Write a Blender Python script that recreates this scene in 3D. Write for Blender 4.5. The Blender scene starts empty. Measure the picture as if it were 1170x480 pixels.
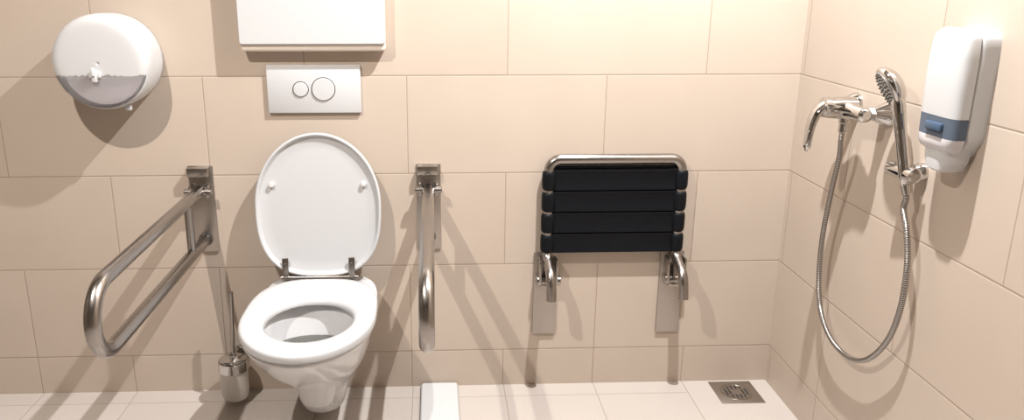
import bpy, bmesh, math
from mathutils import Vector, Matrix
PI = math.pi
C = bpy.context.scene.collection

# ------------------------------------------------------------------ camera, light, exposure
cam_data = bpy.data.cameras.new('camera')
cam = bpy.data.objects.new('camera', cam_data); C.objects.link(cam)
cam.location = (-1.1168, -2.2795, 1.3263)
cam.rotation_euler = (1.30791, -0.0007, -0.0379)
cam_data.sensor_fit = 'HORIZONTAL'; cam_data.sensor_width = 36.0
cam_data.lens = 866.43 / 1170 * 36
cam_data.shift_x = (585 - 529.14) / 1170
cam_data.shift_y = (206.36 - 240) / 1170
cam_data.clip_start = 0.02
bpy.context.scene.camera = cam

vs = bpy.context.scene.view_settings
vs.view_transform = 'Standard'; vs.look = 'None'; vs.gamma = 1.0; vs.use_curve_mapping = False
vs.exposure = -0.09

world = bpy.data.worlds.new('world'); bpy.context.scene.world = world
world.use_nodes = True
world.node_tree.nodes['Background'].inputs[0].default_value = (1, .93, .86, 1)
world.node_tree.nodes['Background'].inputs[1].default_value = 0.3

LAMPS = [  # x, y, watts, radius   (halogen downlights in the ceiling)
    (-0.50, -0.75, 318, 0.016, (1.0, .99, .985)),
    (-2.05, -1.50, 192, 0.016, (1.0, .925, .855)),
]
LZ = 2.50
for i, (lx, ly, w, r, lcol) in enumerate(LAMPS):
    ld = bpy.data.lights.new('downlight', 'SPOT'); ld.energy = w; ld.shadow_soft_size = r
    ld.spot_size = math.radians(162); ld.spot_blend = .8
    ld.color = lcol
    lo = bpy.data.objects.new('downlight', ld); C.objects.link(lo); lo.location = (lx, ly, LZ)
pd = bpy.data.lights.new('added_fill_light', 'AREA'); pd.shape = 'RECTANGLE'; pd.size = 1.1; pd.size_y = 0.55  # soft fill added under the ceiling, not a fitting of the room
pd.energy = 1.8; pd.color = (1.0, 0.88, 0.77)
po = bpy.data.objects.new('added_fill_light', pd); C.objects.link(po); po.location = (-1.3, -2.3, 2.52)

# ------------------------------------------------------------------ materials
def newmat(name):
    m = bpy.data.materials.new(name); m.use_nodes = True
    return m, m.node_tree, m.node_tree.nodes['Principled BSDF']
def plain(name, col, rough=.4, metal=0, noise=0, nscale=40, bump=0, spec=.5, coat=0, brushed=None):
    m, nt, b = newmat(name)
    b.inputs['Base Color'].default_value = (*col, 1)
    b.inputs['Roughness'].default_value = rough
    b.inputs['Metallic'].default_value = metal
    b.inputs['Specular IOR Level'].default_value = spec
    b.inputs['Coat Weight'].default_value = coat
    tc = nt.nodes.new('ShaderNodeTexCoord')
    n = nt.nodes.new('ShaderNodeTexNoise'); n.inputs['Scale'].default_value = nscale
    n.inputs['Detail'].default_value = 4
    src = tc.outputs['Object']
    if brushed:
        mp = nt.nodes.new('ShaderNodeMapping'); mp.inputs['Scale'].default_value = brushed
        nt.links.new(src, mp.inputs[0]); src = mp.outputs[0]
    nt.links.new(src, n.inputs['Vector'])
    mr = nt.nodes.new('ShaderNodeMapRange')
    mr.inputs['To Min'].default_value = max(0, rough - .06 - noise); mr.inputs['To Max'].default_value = rough + .06 + noise
    nt.links.new(n.outputs['Fac'], mr.inputs['Value']); nt.links.new(mr.outputs[0], b.inputs['Roughness'])
    if bump:
        bp = nt.nodes.new('ShaderNodeBump'); bp.inputs['Strength'].default_value = bump; bp.inputs['Distance'].default_value = .001
        nt.links.new(n.outputs['Fac'], bp.inputs['Height']); nt.links.new(bp.outputs[0], b.inputs['Normal'])
    return m

def tile_mat(name, axis, off, h, col_a, col_b, grout, floor_mode=False, offy=0.0, pitch=.303):
    """axis: 0 -> u = X, 1 -> u = Y; v = Z on walls, Y on the floor."""
    m, nt, b = newmat(name)
    N = nt.nodes.new; L = nt.links.new
    def math_(op, a, bb=None, c=None):
        n = N('ShaderNodeMath'); n.operation = op
        for k, v in enumerate((a, bb, c)):
            if v is None: continue
            if isinstance(v, (int, float)): n.inputs[k].default_value = v
            else: L(v, n.inputs[k])
        return n.outputs[0]
    geo = N('ShaderNodeNewGeometry'); sep = N('ShaderNodeSeparateXYZ'); L(geo.outputs['Position'], sep.inputs[0])
    u = math_('ADD', sep.outputs[axis], off + 60.6)      # joints at u = multiples of the pitch
    if floor_mode:
        v = math_('ADD', sep.outputs[1], offy + 60.6)
        cu, cv = pitch, pitch
        uu = math_('DIVIDE', u, pitch); vv = math_('DIVIDE', v, pitch)
        iu, iv = math_('FLOOR', uu), math_('FLOOR', vv)
        fu = math_('MULTIPLY', math_('ABSOLUTE', math_('SUBTRACT', uu, math_('ROUND', uu))), pitch)
        fv = math_('MULTIPLY', math_('ABSOLUTE', math_('SUBTRACT', vv, math_('ROUND', vv))), pitch)
        fv = math_('ADD', fv, math_('GREATER_THAN', u, 60.6 + .30))
    else:
        v = math_('SUBTRACT', sep.outputs[2], h)
        vv = math_('DIVIDE', v, .303); iv = math_('FLOOR', vv)
        low = math_('LESS_THAN', v, 0.0)                 # bottom course is cut tiles of half length
        par = math_('MODULO', math_('ADD', iv, 20), 2)   # 0 or 1
        shift = math_('MULTIPLY', par, .303)
        uu = math_('DIVIDE', math_('ADD', u, shift), .606)
        uu2 = math_('DIVIDE', u, .303)
        sel = math_('ADD', math_('MULTIPLY', uu, math_('SUBTRACT', 1.0, low)), math_('MULTIPLY', uu2, low))
        wid = math_('SUBTRACT', .606, math_('MULTIPLY', low, .303))
        iu = math_('FLOOR', sel)
        fu = math_('MULTIPLY', math_('ABSOLUTE', math_('SUBTRACT', sel, math_('ROUND', sel))), wid)
        fv = math_('MULTIPLY', math_('ABSOLUTE', math_('SUBTRACT', vv, math_('ROUND', vv))), .303)
    d = math_('MINIMUM', fu, fv)
    mr = N('ShaderNodeMapRange'); mr.inputs['From Min'].default_value = .0009; mr.inputs['From Max'].default_value = .0018
    mr.clamp = True; L(d, mr.inputs['Value'])
    mh = N('ShaderNodeMapRange'); mh.inputs['From Min'].default_value = .0006; mh.inputs['From Max'].default_value = .0035
    mh.interpolation_type = 'SMOOTHSTEP'; L(d, mh.inputs['Value'])
    comb = N('ShaderNodeCombineXYZ'); L(iu, comb.inputs[0]); L(iv, comb.inputs[1])
    wn = N('ShaderNodeTexWhiteNoise'); wn.noise_dimensions = '3D'; L(comb.outputs[0], wn.inputs['Vector'])
    cloud = N('ShaderNodeTexNoise'); cloud.inputs['Scale'].default_value = 5.0; cloud.inputs['Detail'].default_value = 6
    L(geo.outputs['Position'], cloud.inputs['Vector'])
    fine = N('ShaderNodeTexNoise'); fine.inputs['Scale'].default_value = 90.0; fine.inputs['Detail'].default_value = 3
    L(geo.outputs['Position'], fine.inputs['Vector'])
    t = math_('ADD', math_('MULTIPLY', cloud.outputs['Fac'], .8),
              math_('ADD', math_('MULTIPLY', wn.outputs['Value'], .25), math_('MULTIPLY', fine.outputs['Fac'], .15)))
    t = math_('SUBTRACT', t, .1)
    mx = N('ShaderNodeMix'); mx.data_type = 'RGBA'; mx.inputs[6].default_value = (*col_a, 1); mx.inputs[7].default_value = (*col_b, 1)
    L(t, mx.inputs[0])
    mg = N('ShaderNodeMix'); mg.data_type = 'RGBA'; mg.inputs[6].default_value = (*grout, 1)
    L(mr.outputs[0], mg.inputs[0]); L(mx.outputs[2], mg.inputs[7]); L(mg.outputs[2], b.inputs['Base Color'])
    rr = N('ShaderNodeMapRange'); rr.inputs['To Min'].default_value = .75; rr.inputs['To Max'].default_value = .36
    L(mr.outputs[0], rr.inputs['Value']); L(rr.outputs[0], b.inputs['Roughness'])
    hh = math_('ADD', mh.outputs[0], math_('MULTIPLY', cloud.outputs['Fac'], .35))
    bp = N('ShaderNodeBump'); bp.inputs['Strength'].default_value = .5; bp.inputs['Distance'].default_value = .0012
    L(hh, bp.inputs['Height']); L(bp.outputs[0], b.inputs['Normal'])
    b.inputs['Specular IOR Level'].default_value = .35
    return m

H0 = .130
TA, TB, TG = (.455, .377, .310), (.515, .440, .370), (.335, .265, .210)
M_back = tile_mat('beige_wall_tiles_back', 0, .594, H0, TA, TB, TG)
M_side = tile_mat('beige_wall_tiles_side', 1, .325, H0, TA, TB, TG)
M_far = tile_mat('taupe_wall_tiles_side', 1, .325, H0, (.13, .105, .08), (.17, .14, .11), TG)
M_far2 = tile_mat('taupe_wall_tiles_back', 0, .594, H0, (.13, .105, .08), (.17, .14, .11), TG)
M_floor = tile_mat('pale_floor_tiles', 0, .591, 0, (.455, .410, .375), (.50, .455, .420), (.33, .28, .24), True, .072)
M_ceil = plain('ceiling_paint', (.4, .385, .37), .8, nscale=60, bump=.1)
M_ceramic = plain('white_glazed_ceramic', (.70, .70, .71), .12, nscale=3, coat=.0)
M_seat = plain('white_seat_plastic', (.515, .52, .53), .2, nscale=6)
M_white = plain('white_plastic', (.54, .545, .552), .33, nscale=30)
M_cream = plain('cream_plastic_edge', (.80, .72, .64), .35, nscale=30)
M_steel = plain('brushed_stainless_steel', (.40, .37, .34), .28, 1, nscale=14, brushed=(1, .3, 3))
M_tube = plain('satin_stainless_tube', (.37, .345, .325), .25, 1, nscale=30)
M_plate = plain('matt_steel_plate', (.44, .40, .365), .38, 1, nscale=80, brushed=(.4, 4, 4))
M_chrome = plain('polished_chrome', (.62, .61, .60), .06, 1, nscale=5)
M_chrome_d = plain('chrome_gap', (.12, .11, .10), .4, .6, nscale=5)
M_black = plain('black_moulded_plastic', (.006, .007, .009), .42, nscale=220, bump=.15, spec=.12)
M_dark = plain('dark_opening', (.03, .025, .022), .6)
M_hinge = plain('dull_metal_hinge', (.30, .27, .245), .3, 1, nscale=50)
M_rubber = plain('grey_rubber_buffer', (.62, .60, .58), .5)
M_paper = plain('tissue_paper', (.80, .79, .79), .9, nscale=200, bump=.3)
M_bristle = plain('white_bristle', (.75, .72, .68), .8, nscale=300, bump=.6)

def clear_mat(name, col, rough, alpha_like, ior=1.45):
    m, nt, b = newmat(name)
    b.inputs['Base Color'].default_value = (*col, 1); b.inputs['Roughness'].default_value = rough
    b.inputs['Transmission Weight'].default_value = alpha_like; b.inputs['IOR'].default_value = ior
    return m
M_smoke = clear_mat('smoky_translucent_plastic', (.93, .91, .94), .10, .85, 1.06)
M_blue = clear_mat('blue_translucent_window', (.15, .19, .25), .15, .35, 1.2)
M_frost = clear_mat('frosted_glass', (.88, .85, .80), .4, .25, 1.3)
M_clearp = clear_mat('clear_milky_plastic', (.80, .78, .80), .2, .4, 1.2)
M_water = clear_mat('water', (.60, .60, .57), .0, 1.0, 1.33)

def hose_mat():
    m, nt, b = newmat('ribbed_metal_hose')
    b.inputs['Metallic'].default_value = 1; b.inputs['Roughness'].default_value = .22
    uv = nt.nodes.new('ShaderNodeUVMap'); sp = nt.nodes.new('ShaderNodeSeparateXYZ'); nt.links.new(uv.outputs[0], sp.inputs[0])
    mu = nt.nodes.new('ShaderNodeMath'); mu.operation = 'MULTIPLY'; mu.inputs[1].default_value = 2 * PI / .0052
    nt.links.new(sp.outputs[1], mu.inputs[0])
    sn = nt.nodes.new('ShaderNodeMath'); sn.operation = 'SINE'; nt.links.new(mu.outputs[0], sn.inputs[0])
    mr = nt.nodes.new('ShaderNodeMapRange'); mr.inputs['From Min'].default_value = -1
    nt.links.new(sn.outputs[0], mr.inputs['Value'])
    cr = nt.nodes.new('ShaderNodeMix'); cr.data_type = 'RGBA'
    cr.inputs[6].default_value = (.16, .15, .14, 1); cr.inputs[7].default_value = (.58, .56, .54, 1)
    nt.links.new(mr.outputs[0], cr.inputs[0]); nt.links.new(cr.outputs[2], b.inputs['Base Color'])
    bp = nt.nodes.new('ShaderNodeBump'); bp.inputs['Distance'].default_value = .001; bp.inputs['Strength'].default_value = .8
    nt.links.new(mr.outputs[0], bp.inputs['Height']); nt.links.new(bp.outputs[0], b.inputs['Normal'])
    return m
M_hose = hose_mat()

# ------------------------------------------------------------------ helpers
def link(name, bm, mat, parent=None, angle=40, mats=None):
    bmesh.ops.recalc_face_normals(bm, faces=bm.faces[:])
    me = bpy.data.meshes.new(name); bm.to_mesh(me); bm.free()
    me.materials.append(mat)
    for x in (mats or []): me.materials.append(x)
    me.shade_smooth(); me.set_sharp_from_angle(angle=math.radians(angle))
    for p in me.polygons:
        if len(p.vertices) > 16: p.use_smooth = False
    o = bpy.data.objects.new(name, me); C.objects.link(o)
    if parent is not None:
        o.parent = parent
        o.matrix_parent_inverse = Matrix.Translation(-world_loc(parent))
    return o
def world_loc(o):
    v = Vector(o.location); p = o.parent
    return v if p is None else v + Vector((0, 0, 0))
def thing(name, label, cat, loc, group=None):
    o = bpy.data.objects.new(name, None); C.objects.link(o); o.location = loc; o.empty_display_size = .05
    o['label'] = label; o['category'] = cat
    if group: o['group'] = group
    return o
def tag(o, label, cat, group=None):
    o['label'] = label; o['category'] = cat
    if group: o['group'] = group
    return o
def sub(name, bm, mat, parent_mesh, angle=40):
    """a sub-part under a part whose own origin is at the world origin of its thing"""
    return link(name, bm, mat, parent_mesh, angle)

def add_box(bm, lo, hi, bevel=0, seg=2):
    b2 = bmesh.new(); bmesh.ops.create_cube(b2, size=1)
    lo, hi = Vector(lo), Vector(hi)
    for v in b2.verts:
        v.co = Vector(((v.co.x + .5) * (hi.x - lo.x) + lo.x, (v.co.y + .5) * (hi.y - lo.y) + lo.y, (v.co.z + .5) * (hi.z - lo.z) + lo.z))
    if bevel: bmesh.ops.bevel(b2, geom=b2.edges[:], offset=bevel, segments=seg, profile=.5, affect='EDGES')
    merge(bm, b2)
def merge(bm, b2, mtx=None):
    if mtx is not None: bmesh.ops.transform(b2, matrix=mtx, verts=b2.verts[:])
    me = bpy.data.meshes.new('tmp'); b2.to_mesh(me); b2.free(); bm.from_mesh(me); bpy.data.meshes.remove(me)
def box(lo, hi, bevel=0, seg=2):
    bm = bmesh.new(); add_box(bm, lo, hi, bevel, seg); return bm

def rings(bm, loops, cap0=True, cap1=True, closed=True, mat=0):
    vl = [[bm.verts.new(p) for p in lp] for lp in loops]
    for a, b in zip(vl, vl[1:]):
        n = len(a)
        for i in range(n if closed else n - 1):
            j = (i + 1) % n
            try:
                f = bm.faces.new((a[i], a[j], b[j], b[i])); f.material_index = mat
            except ValueError: pass
    if cap0: bm.faces.new(vl[0][::-1])
    if cap1: bm.faces.new(vl[-1])
    return vl

def lathe(bm, prof, origin, axis, n=32, cap=True):
    """prof: list of (r, t) along axis direction from origin"""
    ax = Vector(axis).normalized(); u = ax.orthogonal().normalized(); w = ax.cross(u)
    o = Vector(origin); loops = []
    for r, t in prof:
        r = max(r, 1e-4)
        loops.append([o + ax * t + (u * math.cos(2 * PI * i / n) + w * math.sin(2 * PI * i / n)) * r for i in range(n)])
    rings(bm, loops, cap, cap)
def disc_prof(r, h, b):
    return [(r - b, 0)] * 0 + [(r, 0), (r, h - b), (r - b * .3, h - b * .3), (r - b, h)]

def fillet(pts, rad, seg=10):
    """pts polyline with arcs of radius rad at inner corners (rad list or float)"""
    P = [Vector(p) for p in pts]; out = [P[0]]
    for i in range(1, len(P) - 1):
        r = rad[i - 1] if isinstance(rad, (list, tuple)) else rad
        a = (P[i - 1] - P[i]).normalized(); b = (P[i + 1] - P[i]).normalized()
        ang = a.angle(b)
        if ang > PI - 1e-3: out.append(P[i]); continue
        d = r / math.tan(ang / 2); c = P[i] + (a + b).normalized() * (r / math.sin(ang / 2))
        s = P[i] + a * d - c; e = P[i] + b * d - c
        tot = s.angle(e); nrm = s.cross(e).normalized()
        for k in range(seg + 1):
            out.append(c + Matrix.Rotation(tot * k / seg, 3, nrm) @ s)
    out.append(P[-1]); return out
def catmull(pts, n=12):
    P = [Vector(p) for p in pts]; P = [P[0] * 2 - P[1]] + P + [P[-1] * 2 - P[-2]]; out = []
    for i in range(1, len(P) - 2):
        for k in range(n):
            t = k / n; a, b, c, d = P[i - 1], P[i], P[i + 1], P[i + 2]
            out.append(.5 * ((2 * b) + (c - a) * t + (2 * a - 5 * b + 4 * c - d) * t * t + (3 * b - a - 3 * c + d) * t ** 3))
    out.append(P[-2]); return out
def tube(bm, path, r, n=16, cap=True, scale=None, uv=False):
    P = [Vector(p) for p in path]
    T = [(P[min(i + 1, len(P) - 1)] - P[max(i - 1, 0)]).normalized() for i in range(len(P))]
    u = T[0].orthogonal().normalized(); loops = []; L = [0]
    for i, p in enumerate(P):
        u = (u - T[i] * u.dot(T[i])).normalized(); w = T[i].cross(u)
        rr = r[i] if isinstance(r, (list, tuple)) else r
        if i: L.append(L[-1] + (P[i] - P[i - 1]).length)
        loops.append([p + (u * math.cos(2 * PI * k / n) + w * math.sin(2 * PI * k / n)) * rr for k in range(n)])
    vl = rings(bm, loops, cap, cap)
    if uv:
        lay = bm.loops.layers.uv.new('UVMap'); bm.verts.index_update()
        idx = {}
        for i, lp in enumerate(vl):
            for k, v in enumerate(lp): idx[v] = (k / n, L[i])
        for f in bm.faces:
            for l in f.loops: l[lay].uv = idx[l.vert]
def tube_bm(path, r, n=16, cap=True, uv=False):
    bm = bmesh.new(); tube(bm, path, r, n, cap, uv=uv); return bm

# ------------------------------------------------------------------ the room
def struct(name, lo, hi, mat):
    o = link(name, box(lo, hi), mat); o['kind'] = 'structure'; return o
XL, YF, ZC = -3.3, -3.6, 2.56
struct('wall_back', (XL - .1, 0, -.1), (.1, .1, ZC + .1), M_back)
struct('wall_right', (0, YF, -.1), (.1, 0, ZC + .1), M_side)
struct('wall_left', (XL - .1, YF, -.1), (XL, 0, ZC + .1), M_far)
struct('wall_front', (XL - .1, YF - .1, -.1), (.1, YF, ZC + .1), M_far2)
struct('floor', (XL, YF, -.1), (0, 0, 0), M_floor)
struct('ceiling', (XL, YF, ZC), (0, 0, ZC + .1), M_ceil)

# ------------------------------------------------------------------ toilet
TX = -1.475
def egg(hw, ywide, yfront, yback, z, nb=2.6, nf=2.0, n=56, cx=TX, bow=0):
    out = []
    for i in range(n):
        t = 2 * PI * i / n; c, s = math.cos(t), math.sin(t)
        if s >= 0:   # front (towards the camera, -Y)
            e = 2 / nf; x = hw * math.copysign(abs(c) ** e, c); y = ywide - (ywide - yfront) * abs(s) ** e
        else:
            e = 2 / nb; x = hw * math.copysign(abs(c) ** e, c); y = ywide + (yback - ywide) * abs(s) ** e
        out.append(Vector((cx + x, y, z)))
    return out
toilet = thing('toilet', 'white wall-hung toilet with its lid raised against the tiled wall', 'toilet', (TX, 0, 0))
bm = bmesh.new()
SW = -.345
keys = [(.046, .048, -.160, -.212, 2.4), (.052, .061, -.160, -.234, 3), (.075, .070, -.165, -.252, 3), (.12, .082, -.170, -.270, 3), (.17, .101, -.190, -.312, 3),
        (.22, .124, -.228, -.378, 3), (.27, .144, -.265, -.448, 3), (.32, .159, -.302, -.508, 3.3), (.36, .168, -.335, -.552, 4.5), (.395, .178, SW, -.584, 4.5)]
kv = catmull([Vector((k[0], k[1], k[2])) for k in keys], 4); kw = catmull([Vector((k[3], k[4], 0)) for k in keys], 4)
BX = TX + .006
outer = [egg(p.y, p.z, q.x, -.03 + .03 * min(1, i / 6) if i < 6 else 0, p.x, q.y, cx=BX) for i, (p, q) in enumerate(zip(kv, kw))]
outer += [egg(.177, SW, -.583, -.002, .401, 4.5, cx=BX), egg(.170, SW, -.574, -.006, .407, 4.5, cx=BX)]
inner = [egg(*t, cx=BX + .004) for t in ((.130, -.38, -.530, -.232, .407, 2.2), (.128, -.38, -.526, -.234, .400, 2.2), (.125, -.37, -.512, -.240, .37, 2.2),
         (.120, -.36, -.492, -.248, .335, 2.2), (.110, -.35, -.452, -.256, .30, 2.2), (.090, -.33, -.40, -.262, .25, 2.2),
         (.062, -.30, -.35, -.25, .20, 2), (.045, -.29, -.33, -.25, .13, 2))]
rings(bm, outer + inner, True, True)
bowl = link('bowl', bm, M_ceramic, toilet, 50)
# recessed trap bulge on the right-hand side of the foot
bm = bmesh.new()
tube(bm, catmull([(TX + .096, -.15, .24), (TX + .080, -.185, .20), (TX + .062, -.215, .155), (TX + .050, -.225, .11), (TX + .036, -.205, .078)], 8),
     [.012 + .016 * math.sin(PI * (i / 32) ** 1.4) for i in range(33)], 18)
link('trap', bm, M_ceramic, toilet, 60)
bm = bmesh.new(); rings(bm, [egg(.1160, -.355, -.474, -.2515, .3190, 2.2, cx=BX + .004), egg(.1160, -.355, -.474, -.2515, .3200, 2.2, cx=BX + .004)])
link('water', bm, M_water, toilet)
# seat ring
def ring_between(bm, oargs, iargs, prof):
    """prof: list of (f, z): f 0 = outer outline, 1 = inner outline"""
    loops = []
    for f, z in prof:
        a = egg(*oargs, z=z, nb=oargs_nb, cx=TX + .010); b = egg(*iargs, z=z, nb=2.1, cx=TX + .014)
        loops.append([p.lerp(q, f) for p, q in zip(a, b)])
    loops.append(loops[0]); n = len(loops[0])
    vl = [[bm.verts.new(p) for p in lp] for lp in loops[:-1]]; vl.append(vl[0])
    for a, b in zip(vl, vl[1:]):
        for i in range(n): bm.faces.new((a[i], a[(i + 1) % n], b[(i + 1) % n], b[i]))
oargs_nb = 3.1
bm = bmesh.new()
ring_between(bm, (.183, -.36, -.602, -.103), (.118, -.385, -.512, -.252),
             [(.01, .4145), (0, .417), (0, .428), (.015, .4325), (.06, .4360), (.15, .4375), (.3, .438), (.65, .437), (.86, .434), (.96, .428), (1, .421), (1, .414), (.96, .412), (.5, .412), (.05, .4125)])
seat = link('seat', bm, M_seat, toilet, 60)
# lid, standing nearly upright: outline in its own plane (a = across, b = up from the hinge)
LB, LT = Vector((0, -.080, .434)), Vector((0, -.036, .875))
up = (LT - LB).normalized(); Lh = (LT - LB).length; fwd = Vector((1, 0, 0)).cross(up) * 1.0   # faces the camera
if fwd.y > 0: fwd = -fwd
def lid_loop(shrink, depth, n=72):
    hw, bw = .190 - shrink, Lh * .50; out = []
    for i in range(n):
        t = 2 * PI * i / n; c, s = math.cos(t), math.sin(t)
        if s >= 0: e = 2 / 2.0; x = hw * math.copysign(abs(c) ** e, c); y = bw + (Lh - bw - shrink) * abs(s) ** e
        else: e = 2 / 2.75; x = hw * math.copysign(abs(c) ** e, c); y = bw - (bw - shrink) * abs(s) ** e
        out.append(Vector((TX + .003 + x, 0, 0)) + LB + up * y + fwd * depth)
    return out
bm = bmesh.new()
rings(bm, [lid_loop(.02, -.012), lid_loop(.006, -.010), lid_loop(.001, -.005), lid_loop(0, .002), lid_loop(0, .009), lid_loop(.002, .012),
           lid_loop(.006, .0125), lid_loop(.009, .010), lid_loop(.0115, .003), lid_loop(.016, .0005), lid_loop(.05, 0)], True, True)
lid = link('lid', bm, M_seat, toilet, 60)
for sx in (-1, 1):
    bm = bmesh.new(); o = LB + Vector((TX + .003 + sx * .138, 0, 0)) + up * .287
    lathe(bm, [(.0085, -.002), (.0085, .008), (.0075, .011), (.002, .012)], o, fwd, 20)
    link('buffer', bm, M_rubber, lid)
for sx in (-1, 1):
    bm = bmesh.new(); cx = TX + sx * .101 - .001
    b2 = bmesh.new(); add_box(b2, (-.0095, -.0035, -.01), (.0095, .0035, .064), .002)
    rot = Matrix((Vector((1, 0, 0)), -fwd, up)).transposed().to_4x4()
    merge(bm, b2, Matrix.Translation(LB + Vector((cx, 0, 0)) + fwd * .0125 + up * -.004) @ rot)
    lathe(bm, [(.0095, -.012), (.0095, .012)], (cx, -.088, .432), (1, 0, 0), 18)
    lathe(bm, [(.012, 0), (.012, .006), (.009, .010)], (cx, -.088, .408), (0, 0, 1), 18)
    h = link('hinge', bm, M_hinge, toilet)
    bm = bmesh.new(); lathe(bm, [(.003, 0), (.003, .0015), (.001, .002)], LB + Vector((cx, 0, 0)) + fwd * .0158 + up * .045, fwd, 12)
    sub('screw', bm, M_tube, h)
bm = bmesh.new(); tube(bm, [(TX - .118, -.088, .432), (TX + .120, -.088, .432)], .0065, 12)
link('hinge_bar', bm, M_hinge, toilet)

# ------------------------------------------------------------------ flush plate
fp = thing('flush_plate', 'white rectangular flush plate with two round buttons above the toilet', 'flush plate', (-1.475, 0, .93))
link('plate', box((-1.6135, -.012, .930), (-1.3365, 0, 1.0735), .0025), M_white, fp)
for cx, r in ((-1.5145, .0215), (-1.4475, .0335)):
    bm = bmesh.new(); lathe(bm, [(r + .0025, 0), (r + .0025, .0008), (r, .0012)], (cx, -.0119, 1.0015), (0, -1, 0), 40)
    rg = link('button_rim', bm, M_chrome_d if False else M_tube, fp)
    bm = bmesh.new(); lathe(bm, [(r, 0), (r, .003), (r - .0015, .0045), (r * .5, .0050), (.001, .0052)], (cx, -.0119, 1.0015), (0, -1, 0), 40)
    link('button', bm, M_white, fp)

# ------------------------------------------------------------------ shallow box on the wall, cut by the top of the picture
wb = thing('wall_box', 'wide shallow white box mounted on the wall above the flush plate', 'wall box', (-1.468, 0, 1.115))
link('casing', box((-1.675, -.043, 1.116), (-1.2585, 0, 1.50), .009, 4), M_cream, wb)
bm = bmesh.new()
def rrect(x0, x1, z0, z1, r, y, n=6):
    out = []
    for cx, cz, a in ((x1 - r, z1 - r, 0), (x0 + r, z1 - r, 90), (x0 + r, z0 + r, 180), (x1 - r, z0 + r, 270)):
        for k in range(n + 1):
            t = math.radians(a + 90 * k / n); out.append(Vector((cx + r * math.cos(t), y, cz + r * math.sin(t))))
    return out
def cover(i, y): return rrect(-1.677 + i, -1.2575 - i, 1.136 + i, 1.505 - i, .008 - i * .5, y)
rings(bm, [cover(.002, -.038), cover(0, -.040), cover(0, -.0485), cover(.001, -.0510), cover(.003, -.0525)])
link('front_cover', bm, M_white, wb, 35)

# ------------------------------------------------------------------ jumbo roll dispenser
RX, RZ, RR = -2.044, 1.094, .1355
rd = thing('toilet_roll_dispenser', 'round white toilet roll dispenser with smoky lower window on the wall', 'dispenser', (RX, 0, RZ - RR))
SPL = RZ - .036
def roll_loops(r0, prof, zmin=None, zmax=None, n=96):
    loops = []
    for r, y in prof:
        lp = []
        for i in range(n):
            t = 2 * PI * i / n; x = r * 1.0 * math.cos(t); z = r * .985 * math.sin(t)
            lp.append(Vector((RX + x, -y, RZ + z)))
        loops.append(lp)
    return loops
prof = [(RR - .004, 0), (RR - .002, .02), (RR, .07), (RR - .0005, .100), (RR - .002, .116), (RR - .006, .126), (RR - .012, .1335), (RR - .020, .1375), (RR - .028, .139), (.095, .1400), (.08, .1405), (.065, .1408), (.05, .1410), (.035, .1412), (.02, .1413), (.008, .1414), (.0005, .1414)]
def roll_part(keep_upper, pr):
    bm = bmesh.new(); rings(bm, roll_loops(RR, pr), False, False)
    geom = bm.verts[:] + bm.edges[:] + bm.faces[:]
    bmesh.ops.bisect_plane(bm, geom=geom, plane_co=(0, 0, SPL), plane_no=(0, 0, 1), clear_inner=keep_upper, clear_outer=not keep_upper)
    return bm
bm = roll_part(True, prof[5:]); rings(bm, roll_loops(RR, prof[:6]), False, False)
bmesh.ops.remove_doubles(bm, verts=bm.verts[:], dist=1e-5)
o = link('cover', bm, M_white, rd, 60)
md = o.modifiers.new('s', 'SOLIDIFY'); md.thickness = .003; md.offset = -1
o = link('window', roll_part(False, prof[5:]), M_smoke, rd, 60)
md = o.modifiers.new('s', 'SOLIDIFY'); md.thickness = .0025; md.offset = -1
bm = bmesh.new(); lathe(bm, [(RR - .006, 0), (RR - .006, .004)], (RX, -.0005, RZ), (0, -1, 0), 64)
link('back_plate', bm, M_cream, rd)
bm = bmesh.new(); lathe(bm, [(.03, 0), (.03, .095), (.112, .095), (.112, 0.005), (.03, .005)], (RX + .003, -.02, RZ - .006), (0, -1, 0), 64, cap=False)
link('paper_roll', bm, M_paper, rd)
bm = bmesh.new()
add_box(bm, (RX - .018, -.155, RZ - .052), (RX - .002, -.139, RZ - .016), .005, 3)
add_box(bm, (RX - .026, -.150, RZ - .040), (RX + .008, -.139, RZ - .022), .004, 3)
add_box(bm, (RX - .014, -.161, RZ - .034), (RX - .006, -.147, RZ - .010), .003, 3)
link('lock_tab', bm, M_white, rd)
link('release_tab', box((RX + .045, -.105, RZ - .138), (RX + .062, -.090, RZ - .122), .003), M_white, rd)

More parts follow.
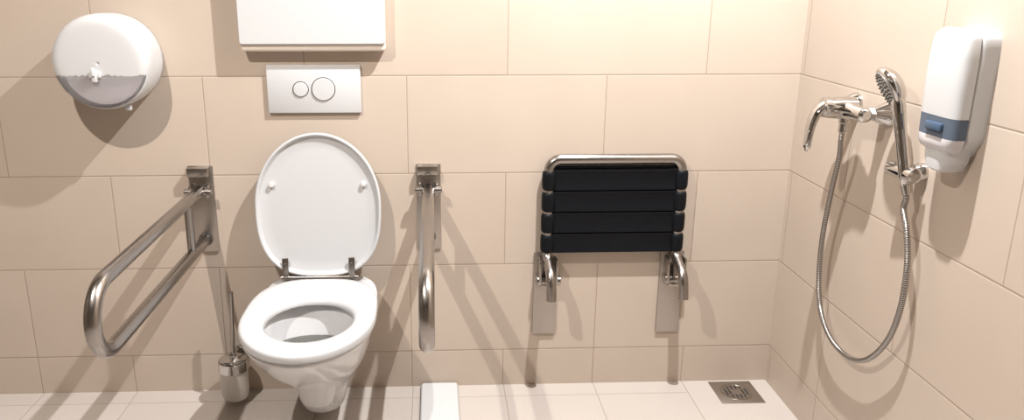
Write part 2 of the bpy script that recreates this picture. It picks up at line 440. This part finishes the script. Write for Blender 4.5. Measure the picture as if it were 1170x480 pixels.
# ------------------------------------------------------------------ hinged grab rails
def grab_rail(x, label):
    t = thing('grab_rail', label, 'grab rail', (x, 0, .49), 'hinged steel grab rails on both sides of the toilet')
    zu, zl, r, ye = .695, .532, .0175, -.800
    pl = link('mounting_plate', box((x - .037, -.006, .490), (x + .038, 0, .768), .002), M_plate, t)
    bm = bmesh.new()
    add_box(bm, (x - .034, -.030, .738), (x + .030, -.005, .766), .003)       # stop block
    link('stop_block', bm, M_steel, t)
    for s0 in (-.030, .0195):
        link('hinge_cheek', box((x + s0, -.040, .674), (x + s0 + .0105, -.005, .712), .004), M_steel, t)
    bm = bmesh.new(); lathe(bm, [(.008, 0), (.0100, .002), (.0100, .080), (.008, .082)], (x - .041, -.043, zu), (1, 0, 0), 20)
    link('hinge_pin', bm, M_tube, t)
    R = (zu - zl) / 2
    path = [(x, -.030, zu), (x, ye + R, zu)]
    cx = ye + R
    arc = [Vector((x, cx - R * math.sin(a), zu - R + R * math.cos(a))) for a in [PI * k / 22 for k in range(23)]]
    path = [Vector((x, -.030, zu))] + arc + [Vector((x, -.012, zl))]
    link('rail', tube_bm(path, r, 24), M_tube, t)
    bm = bmesh.new(); tube(bm, [(x, -.145, zu - .010), (x, -.145, zl + .010)], .0125, 18)
    link('strut', bm, M_tube, t)
    bm = bmesh.new(); lathe(bm, [(.022, 0), (.022, .004), (.018, .006)], (x, -.006, zl), (0, -1, 0), 24)
    link('stop_pad', bm, M_chrome_d, t)
grab_rail(-1.835, 'hinged steel grab rail folded down between the round roll dispenser and the toilet')
grab_rail(-1.138, 'hinged steel grab rail folded down between the toilet and the black shower seat')

# ------------------------------------------------------------------ folding shower seat
SX0, SX1, SY = -.765, -.3525, -.026
ss = thing('folding_shower_seat', 'black slatted shower seat with steel tube frame folded up on the wall', 'shower seat', ((SX0 + SX1) / 2, 0, .18))
pts = [(SX0 + .006, -.112, .352), (SX0 + .005, -.102, .425), (SX0, SY, .470), (SX0, SY, .784), (SX1, SY, .784), (SX1, SY, .470), (SX1 + .006, -.102, .425), (SX1 + .008, -.112, .352)]
link('frame', tube_bm(fillet(pts, [.06, .045, .035, .035, .045, .06], 10), .0158, 20), M_tube, ss, 50)
edges = [.752, .684, .615, .546, .479]
for k in range(4):
    z1, z0 = edges[k], edges[k + 1]
    bm = bmesh.new()
    # slat with a soft hollow front and a raised lip
    sec = [(-.006, z0 + .001), (-.013, z0 + .003), (-.0135, z0 + .008), (-.011, z0 + .014), (-.0105, (z0 + z1) / 2), (-.012, z1 - .010), (-.0145, z1 - .005), (-.014, z1 - .002), (-.006, z1 - .001), (.008, z1 - .002), (.008, z0 + .002)]
    loops = [[Vector((xx, SY + y + .004, z)) for y, z in sec] for xx in (SX0 + .012, SX0 + .02, SX1 - .02, SX1 - .012)]
    rings(bm, loops)
    sl = link('slat', bm, M_black, ss, 35)
    for xx in (SX0, SX1):
        bm = bmesh.new(); hh = (z1 - z0) - .005
        b2 = bmesh.new(); lathe(b2, [(.015, 0), (.0195, .004), (.0215, .012), (.0218, hh * .5), (.0215, hh - .012), (.0195, hh - .004), (.015, hh)], (xx, SY, z0 + .0025), (0, 0, 1), 24)
        merge(bm, b2)
        sub('end_clip', bm, M_black, sl)
bm = bmesh.new(); tube(bm, [(SX0 + .012, SY + .004, .7575), (SX1 - .012, SY + .004, .7575)], .005, 12)
link('top_bead', bm, M_black, ss)
for x0, xt in ((-.8025, SX0), (-.3925, SX1)):
    x1 = x0 + .078 
    pl = link('mounting_plate', box((x0, -.010, .190), (x1 - .002, 0, .474), .003), M_plate, ss)
    xm = (x0 + x1) / 2 + .003
    for s0 in (-.030, .022):
        link('hinge_cheek', box((xm + s0, -.052, .385), (xm + s0 + .008, -.005, .462), .003), M_steel, ss)
    bm = bmesh.new(); lathe(bm, [(.014, 0), (.0165, .002), (.0165, .014), (.013, .016), (.013, .060), (.0165, .062), (.0165, .074), (.014, .076)], (xm - .036, -.034, .388), (1, 0, 0), 24)
    link('pivot', bm, M_tube, ss)
    bm = bmesh.new(); tube(bm, [(xm, -.034, .388), (xm, SY, .430)], .009, 12); add_box(bm, (xm - .022, -.045, .365), (xm + .022, -.005, .380), .002)
    link('stop_block', bm, M_steel, ss)

# ------------------------------------------------------------------ toilet brush set
bx, by = -1.762, -.082
hd = thing('brush_holder', 'frosted glass brush holder with chrome ring beside the toilet', 'brush holder', (bx, by, .02))
bm = bmesh.new()
lathe(bm, [(.001, .018), (.026, .018), (.037, .024), (.042, .038), (.043, .06), (.043, .150), (.040, .150), (.040, .06), (.038, .042), (.030, .030), (.001, .026)], (bx, by, 0), (0, 0, 1), 40)
link('glass_cup', bm, M_frost, hd, 50)
bm = bmesh.new(); lathe(bm, [(.0435, .121), (.0465, .122), (.0465, .153), (.0435, .154), (.0435, .121)], (bx, by, 0), (0, 0, 1), 40, cap=False)
rg = link('ring', bm, M_chrome, hd)
bm = bmesh.new(); tube(bm, [(bx, by + .045, .141), (bx, -.001, .141)], .008, 14); lathe(bm, [(.022, 0), (.022, .006), (.018, .010)], (bx, 0, .141), (0, -1, 0), 24)
link('wall_bracket', bm, M_chrome, hd)
br = thing('toilet_brush', 'steel-handled toilet brush standing in the frosted holder', 'toilet brush', (bx, by, .03))
bm = bmesh.new(); lathe(bm, [(.0035, .165), (.0065, .168), (.0068, .19), (.0068, .382), (.0062, .386), (.001, .387)], (bx - .006, by, 0), (.045, 0, 1), 20)
link('handle', bm, M_tube, br)
bm = bmesh.new(); lathe(bm, [(.0425, .1545), (.0430, .157), (.041, .160), (.030, .164), (.012, .168), (.0105, .178), (.006, .182), (.001, .182)], (bx, by, 0), (0, 0, 1), 40)
link('lid', bm, M_chrome, br)
bm = bmesh.new(); lathe(bm, [(.004, .154), (.004, .11), (.02, .108), (.027, .095), (.027, .055), (.018, .038), (.001, .036)], (bx, by, 0), (0, 0, 1), 28)
link('bristles', bm, M_bristle, br)

# ------------------------------------------------------------------ low white box on the floor
bm = bmesh.new()
def fl(i, z): 
    return [Vector((p.x, p.z, z)) for p in rrect(-1.170 + i, -1.048 - i, -.62 + i, -.004 - i, .010, 0)]
rings(bm, [fl(.002, 0), fl(0, .002), fl(0, .011), fl(.002, .0145), fl(.005, .016)])
o = link('floor_box', bm, M_white, None, 35)
tag(o, 'low white oblong box on the floor below the grab rail right of the toilet', 'box')

# ------------------------------------------------------------------ floor drain
dr = thing('floor_drain', 'square steel floor drain with round slotted grate in the corner', 'drain', (-.13, -.078, 0))
dx, dy = -.130, -.078
b2 = box((-.071, -.067, .0002), (.071, .067, .0022), .0008)
bmesh.ops.transform(b2, matrix=Matrix.Translation((dx, dy, 0)), verts=b2.verts[:])
link('plate', b2, M_plate, dr)
bm = bmesh.new(); lathe(bm, [(.050, .0020), (.0495, .0042), (.0445, .0042), (.0435, .0020)], (dx, dy, 0), (0, 0, 1), 48, cap=False)
link('rim', bm, M_steel, dr)
bm = bmesh.new(); lathe(bm, [(.0445, .0021), (.0445, .0028)], (dx, dy, 0), (0, 0, 1), 48)
g = link('grate', bm, M_plate, dr)
bm = bmesh.new()
for sgn in (-1, 1):
    for k in range(4):
        cx = (k - 1.5) * .0135; y0 = .0165; y1 = math.sqrt(.039 ** 2 - cx ** 2)
        add_box(bm, (dx + cx - .0037, dy + min(sgn * y0, sgn * y1), .0027), (dx + cx + .0037, dy + max(sgn * y0, sgn * y1), .0031))
    add_box(bm, (dx + sgn * .0335 - .0036, dy - .021, .0027), (dx + sgn * .0335 + .0036, dy + .021, .0031))
    add_box(bm, (dx + sgn * .0215 - .0036, dy - .013, .0027), (dx + sgn * .0215 + .0036, dy + .013, .0031))
sub('slots', bm, M_dark, g)

# ------------------------------------------------------------------ shower mixer on the right wall
FZ, FX = 1.000, -.070
fc = thing('shower_mixer', 'chrome single-lever shower mixer on the right wall near the corner', 'tap', (0, -.40, FZ))
for yy in (-.327, -.477):
    bm = bmesh.new(); lathe(bm, [(.032, 0), (.032, .004), (.029, .010), (.020, .030), (.0165, .040)], (0, yy, FZ), (-1, 0, 0), 36)
    link('rosette', bm, M_chrome, fc)
    bm = bmesh.new(); lathe(bm, [(.013, .030), (.0135, .050), (.013, .060)], (0, yy, FZ), (-1, 0, 0), 24)
    lathe(bm, [(.0165, .040), (.0165, .052), (.015, .054)], (0, yy, FZ), (-1, 0, 0), 6)
    link('union_nut', bm, M_chrome, fc)
bm = bmesh.new()
lathe(bm, [(.010, -.100), (.0165, -.096), (.0185, -.088), (.0190, -.05), (.0235, -.036), (.0245, 0), (.0235, .036), (.0190, .05), (.0185, .088), (.0165, .096), (.010, .100)], (FX, -.402, FZ), (0, 1, 0), 32)
lathe(bm, [(.024, 0), (.0265, .020), (.0270, .050), (.025, .060), (.010, .064)], (FX, -.402, FZ), Vector((-1, 0, .1)), 32)
body = link('body', bm, M_chrome, fc, 50)
bm = bmesh.new()
path = catmull([(FX + .020, -.402, FZ + .015), (FX - .020, -.402, FZ + .016), (FX - .050, -.402, FZ + .011), (FX - .072, -.402, FZ - .006), (FX - .083, -.402, FZ - .034), (FX - .087, -.402, FZ - .068), (FX - .089, -.402, FZ - .108)], 8)
n = len(path)
b2 = bmesh.new(); tube(b2, path, [(.0165 - .0085 * i / (n - 1)) if i < n - 2 else .004 for i in range(n)], 24)
for v in b2.verts: v.co.y = -.402 + (v.co.y + .402) * 1.7
merge(bm, b2)
link('lever', bm, M_chrome, fc, 60)
bm = bmesh.new(); lathe(bm, [(.013, .015), (.013, .034), (.011, .036), (.011, .058), (.009, .060)], (FX, -.402, FZ), (0, 0, -1), 24)
link('hose_outlet', bm, M_chrome, fc)

# ------------------------------------------------------------------ hand shower, its holder and hose
BY, BZ = -.640, .893
hb = thing('shower_holder', 'small chrome wall holder gripping the hand shower', 'holder', (0, BY, BZ))
bm = bmesh.new(); lathe(bm, [(.021, 0), (.021, .010), (.018, .014), (.0165, .024)], (0, BY + .002, BZ + .002), (-1, 0, 0), 28)
link('wall_base', bm, M_chrome, hb)
bm = bmesh.new(); lathe(bm, [(.012, -.002), (.017, 0), (.0175, .004), (.0175, .080), (.016, .084), (.008, .086)], (-.038, BY - .030, BZ), Vector((-.10, 1, 0)), 28)
link('clamp', bm, M_chrome, hb)
A = Vector((-.045, -.650, BZ - .024)); Bp = Vector((-.063, -.606, 1.052))
hs = thing('hand_shower', 'chrome hand shower tilted in its holder on the right wall', 'hand shower', A)
ax = (Bp - A).normalized(); Ln = (Bp - A).length
bm = bmesh.new(); lathe(bm, [(.008, 0), (.0115, .004), (.0125, .02), (.0125, Ln * .55), (.0140, Ln * .8), (.0155, Ln * .97), (.012, Ln + .008), (.002, Ln + .012)], A, ax, 28)
link('handle', bm, M_chrome, hs, 50)
nrm = Vector((-.78, .18, -.42)).normalized()
hc = Bp + Vector((-.004, .030, .030))
bm = bmesh.new(); lathe(bm, [(.001, -.026), (.018, -.025), (.036, -.018), (.0465, -.008), (.0495, .0), (.0495, .008), (.047, .011), (.043, .0112)], hc, nrm, 44)
hd_ = link('head', bm, M_chrome, hs, 50)
bm = bmesh.new(); lathe(bm, [(.0425, .009), (.0425, .0125), (.041, .0135), (.001, .0140)], hc, nrm, 44)
sf = sub('spray_face', bm, plain('grey_spray_face', (.42, .41, .40), .4, .3), hd_)
bm = bmesh.new()
uu = nrm.orthogonal().normalized(); ww = nrm.cross(uu)
for rr, k in ((.008, 5), (.016, 10), (.024, 15), (.032, 20), (.038, 24)):
    for i in range(k):
        a = 2 * PI * i / k + rr * 40
        lathe(bm, [(.0018, .013), (.0018, .0155), (.001, .016)], hc + (uu * math.cos(a) + ww * math.sin(a)) * rr, nrm, 6)
link('nozzles', bm, M_dark, hs)
hz = [(-.040, -.650, .808), (-.042, -.675, .768), (-.042, -.697, .697), (-.040, -.698, .600), (-.038, -.674, .505), (-.036, -.625, .428), (-.036, -.568, .379),
      (-.036, -.494, .358), (-.038, -.419, .371), (-.040, -.360, .422), (-.043, -.333, .515), (-.048, -.334, .633), (-.056, -.362, .767), (-.065, -.395, .873)]
hp = [A - ax * .006, A - ax * .03] + [Vector(p) for p in hz] + [Vector((FX, -.402, FZ - .085)), Vector((FX, -.402, FZ - .061))]
ho = link('shower_hose', tube_bm(catmull(hp, 14), .0068, 14, uv=True), M_hose, None, 60)
tag(ho, 'ribbed metal shower hose hanging in a loop from the mixer to the hand shower', 'hose')
bm = bmesh.new(); lathe(bm, [(.0085, -.001), (.0092, .004), (.0105, .022), (.009, .024)], A - ax * .024, ax, 20)
link('hose_nut', bm, M_chrome, ho)

# ------------------------------------------------------------------ soap dispenser on the right wall
sy, sw, sd = -.750, .0600, .070
sdp = thing('soap_dispenser', 'white soap dispenser with blue window on the right wall', 'soap dispenser', (0, sy, .95))
def dsec(z, w, d, n=40, back=0.0, yoff=0, p=4.4):
    """D-shaped horizontal section, flat towards the wall"""
    out = []
    for i in range(n + 1):
        t = -PI / 2 + PI * i / n
        c, s = math.cos(t), math.sin(t)
        e = 2 / p
        x = -(back + (d - back) * abs(c) ** e); y = sy + yoff + w * math.copysign(abs(s) ** e, s)
        out.append(Vector((x, y, z)))
    return out
def dloft(secs): 
    bm = bmesh.new(); rings(bm, secs); return bm
# back housing and lower chin
link('housing', dloft([dsec(z, w, d, p=9) for z, w, d in ((.958, .026, .022), (.966, .036, .028), (.985, .046, .032), (1.0, .058, .034), (1.02, sw + .001, .0405), (1.19, sw + .001, .0405), (1.205, sw, .040), (1.216, .056, .038), (1.222, .048, .034))]), M_white, sdp, 40)
b0 = .040
link('cover', dloft([dsec(1.047, (sw + .001), 0.0710, back=b0), dsec(1.10, (sw + .001), 0.0730, back=b0), dsec(1.17, (sw + .001), 0.0720, back=b0), dsec(1.205, .0580, 0.0700, back=b0), dsec(1.214, .0555, 0.0670, back=b0), dsec(1.223, .050, 0.0570, back=b0), dsec(1.226, .042, 0.0470, back=b0)]), M_white, sdp, 50)
link('window', dloft([dsec(1.004, sw, 0.0700, back=b0), dsec(1.0465, (sw + .001), 0.0710, back=b0)]), M_blue, sdp, 50)
link('lower_cup', dloft([dsec(.972, .040, 0.0610, back=b0), dsec(.978, .050, 0.0680, back=b0), dsec(.990, .0565, 0.0720, back=b0), dsec(1.0035, sw, 0.0700, back=b0)]), M_clearp, sdp, 50)
bm = bmesh.new(); add_box(bm, (-.0775, sy - .032, 1.016), (-.068, sy + .020, 1.034), .003)
link('window_slot', bm, plain('dark_blue_slot', (.05, .09, .15), .3), sdp)
bm = dloft([dsec(.928, .022, .052, back=.018), dsec(.933, .032, .060, back=.012), dsec(.955, .040, .062, back=.01), dsec(.985, .044, .062, back=.01)])
link('push_bar', bm, M_white, sdp, 50)

# ------------------------------------------------------------------ lamps in the ceiling (above the picture)
for i, (lx, ly, w, r, lcol) in enumerate(LAMPS):
    t = thing('ceiling_lamp', ['round halogen downlight in the ceiling above the shower corner', 'round halogen downlight in the ceiling left of the toilet',
][i], 'lamp', (lx, ly, ZC), 'ceiling downlights')
    bm = bmesh.new(); lathe(bm, [(.030, .002), (.032, .008), (.045, .010), (.048, .004), (.048, 0)], (lx, ly, ZC), (0, 0, -1), 32, cap=False)
    link('lamp_rim', bm, M_chrome, t)
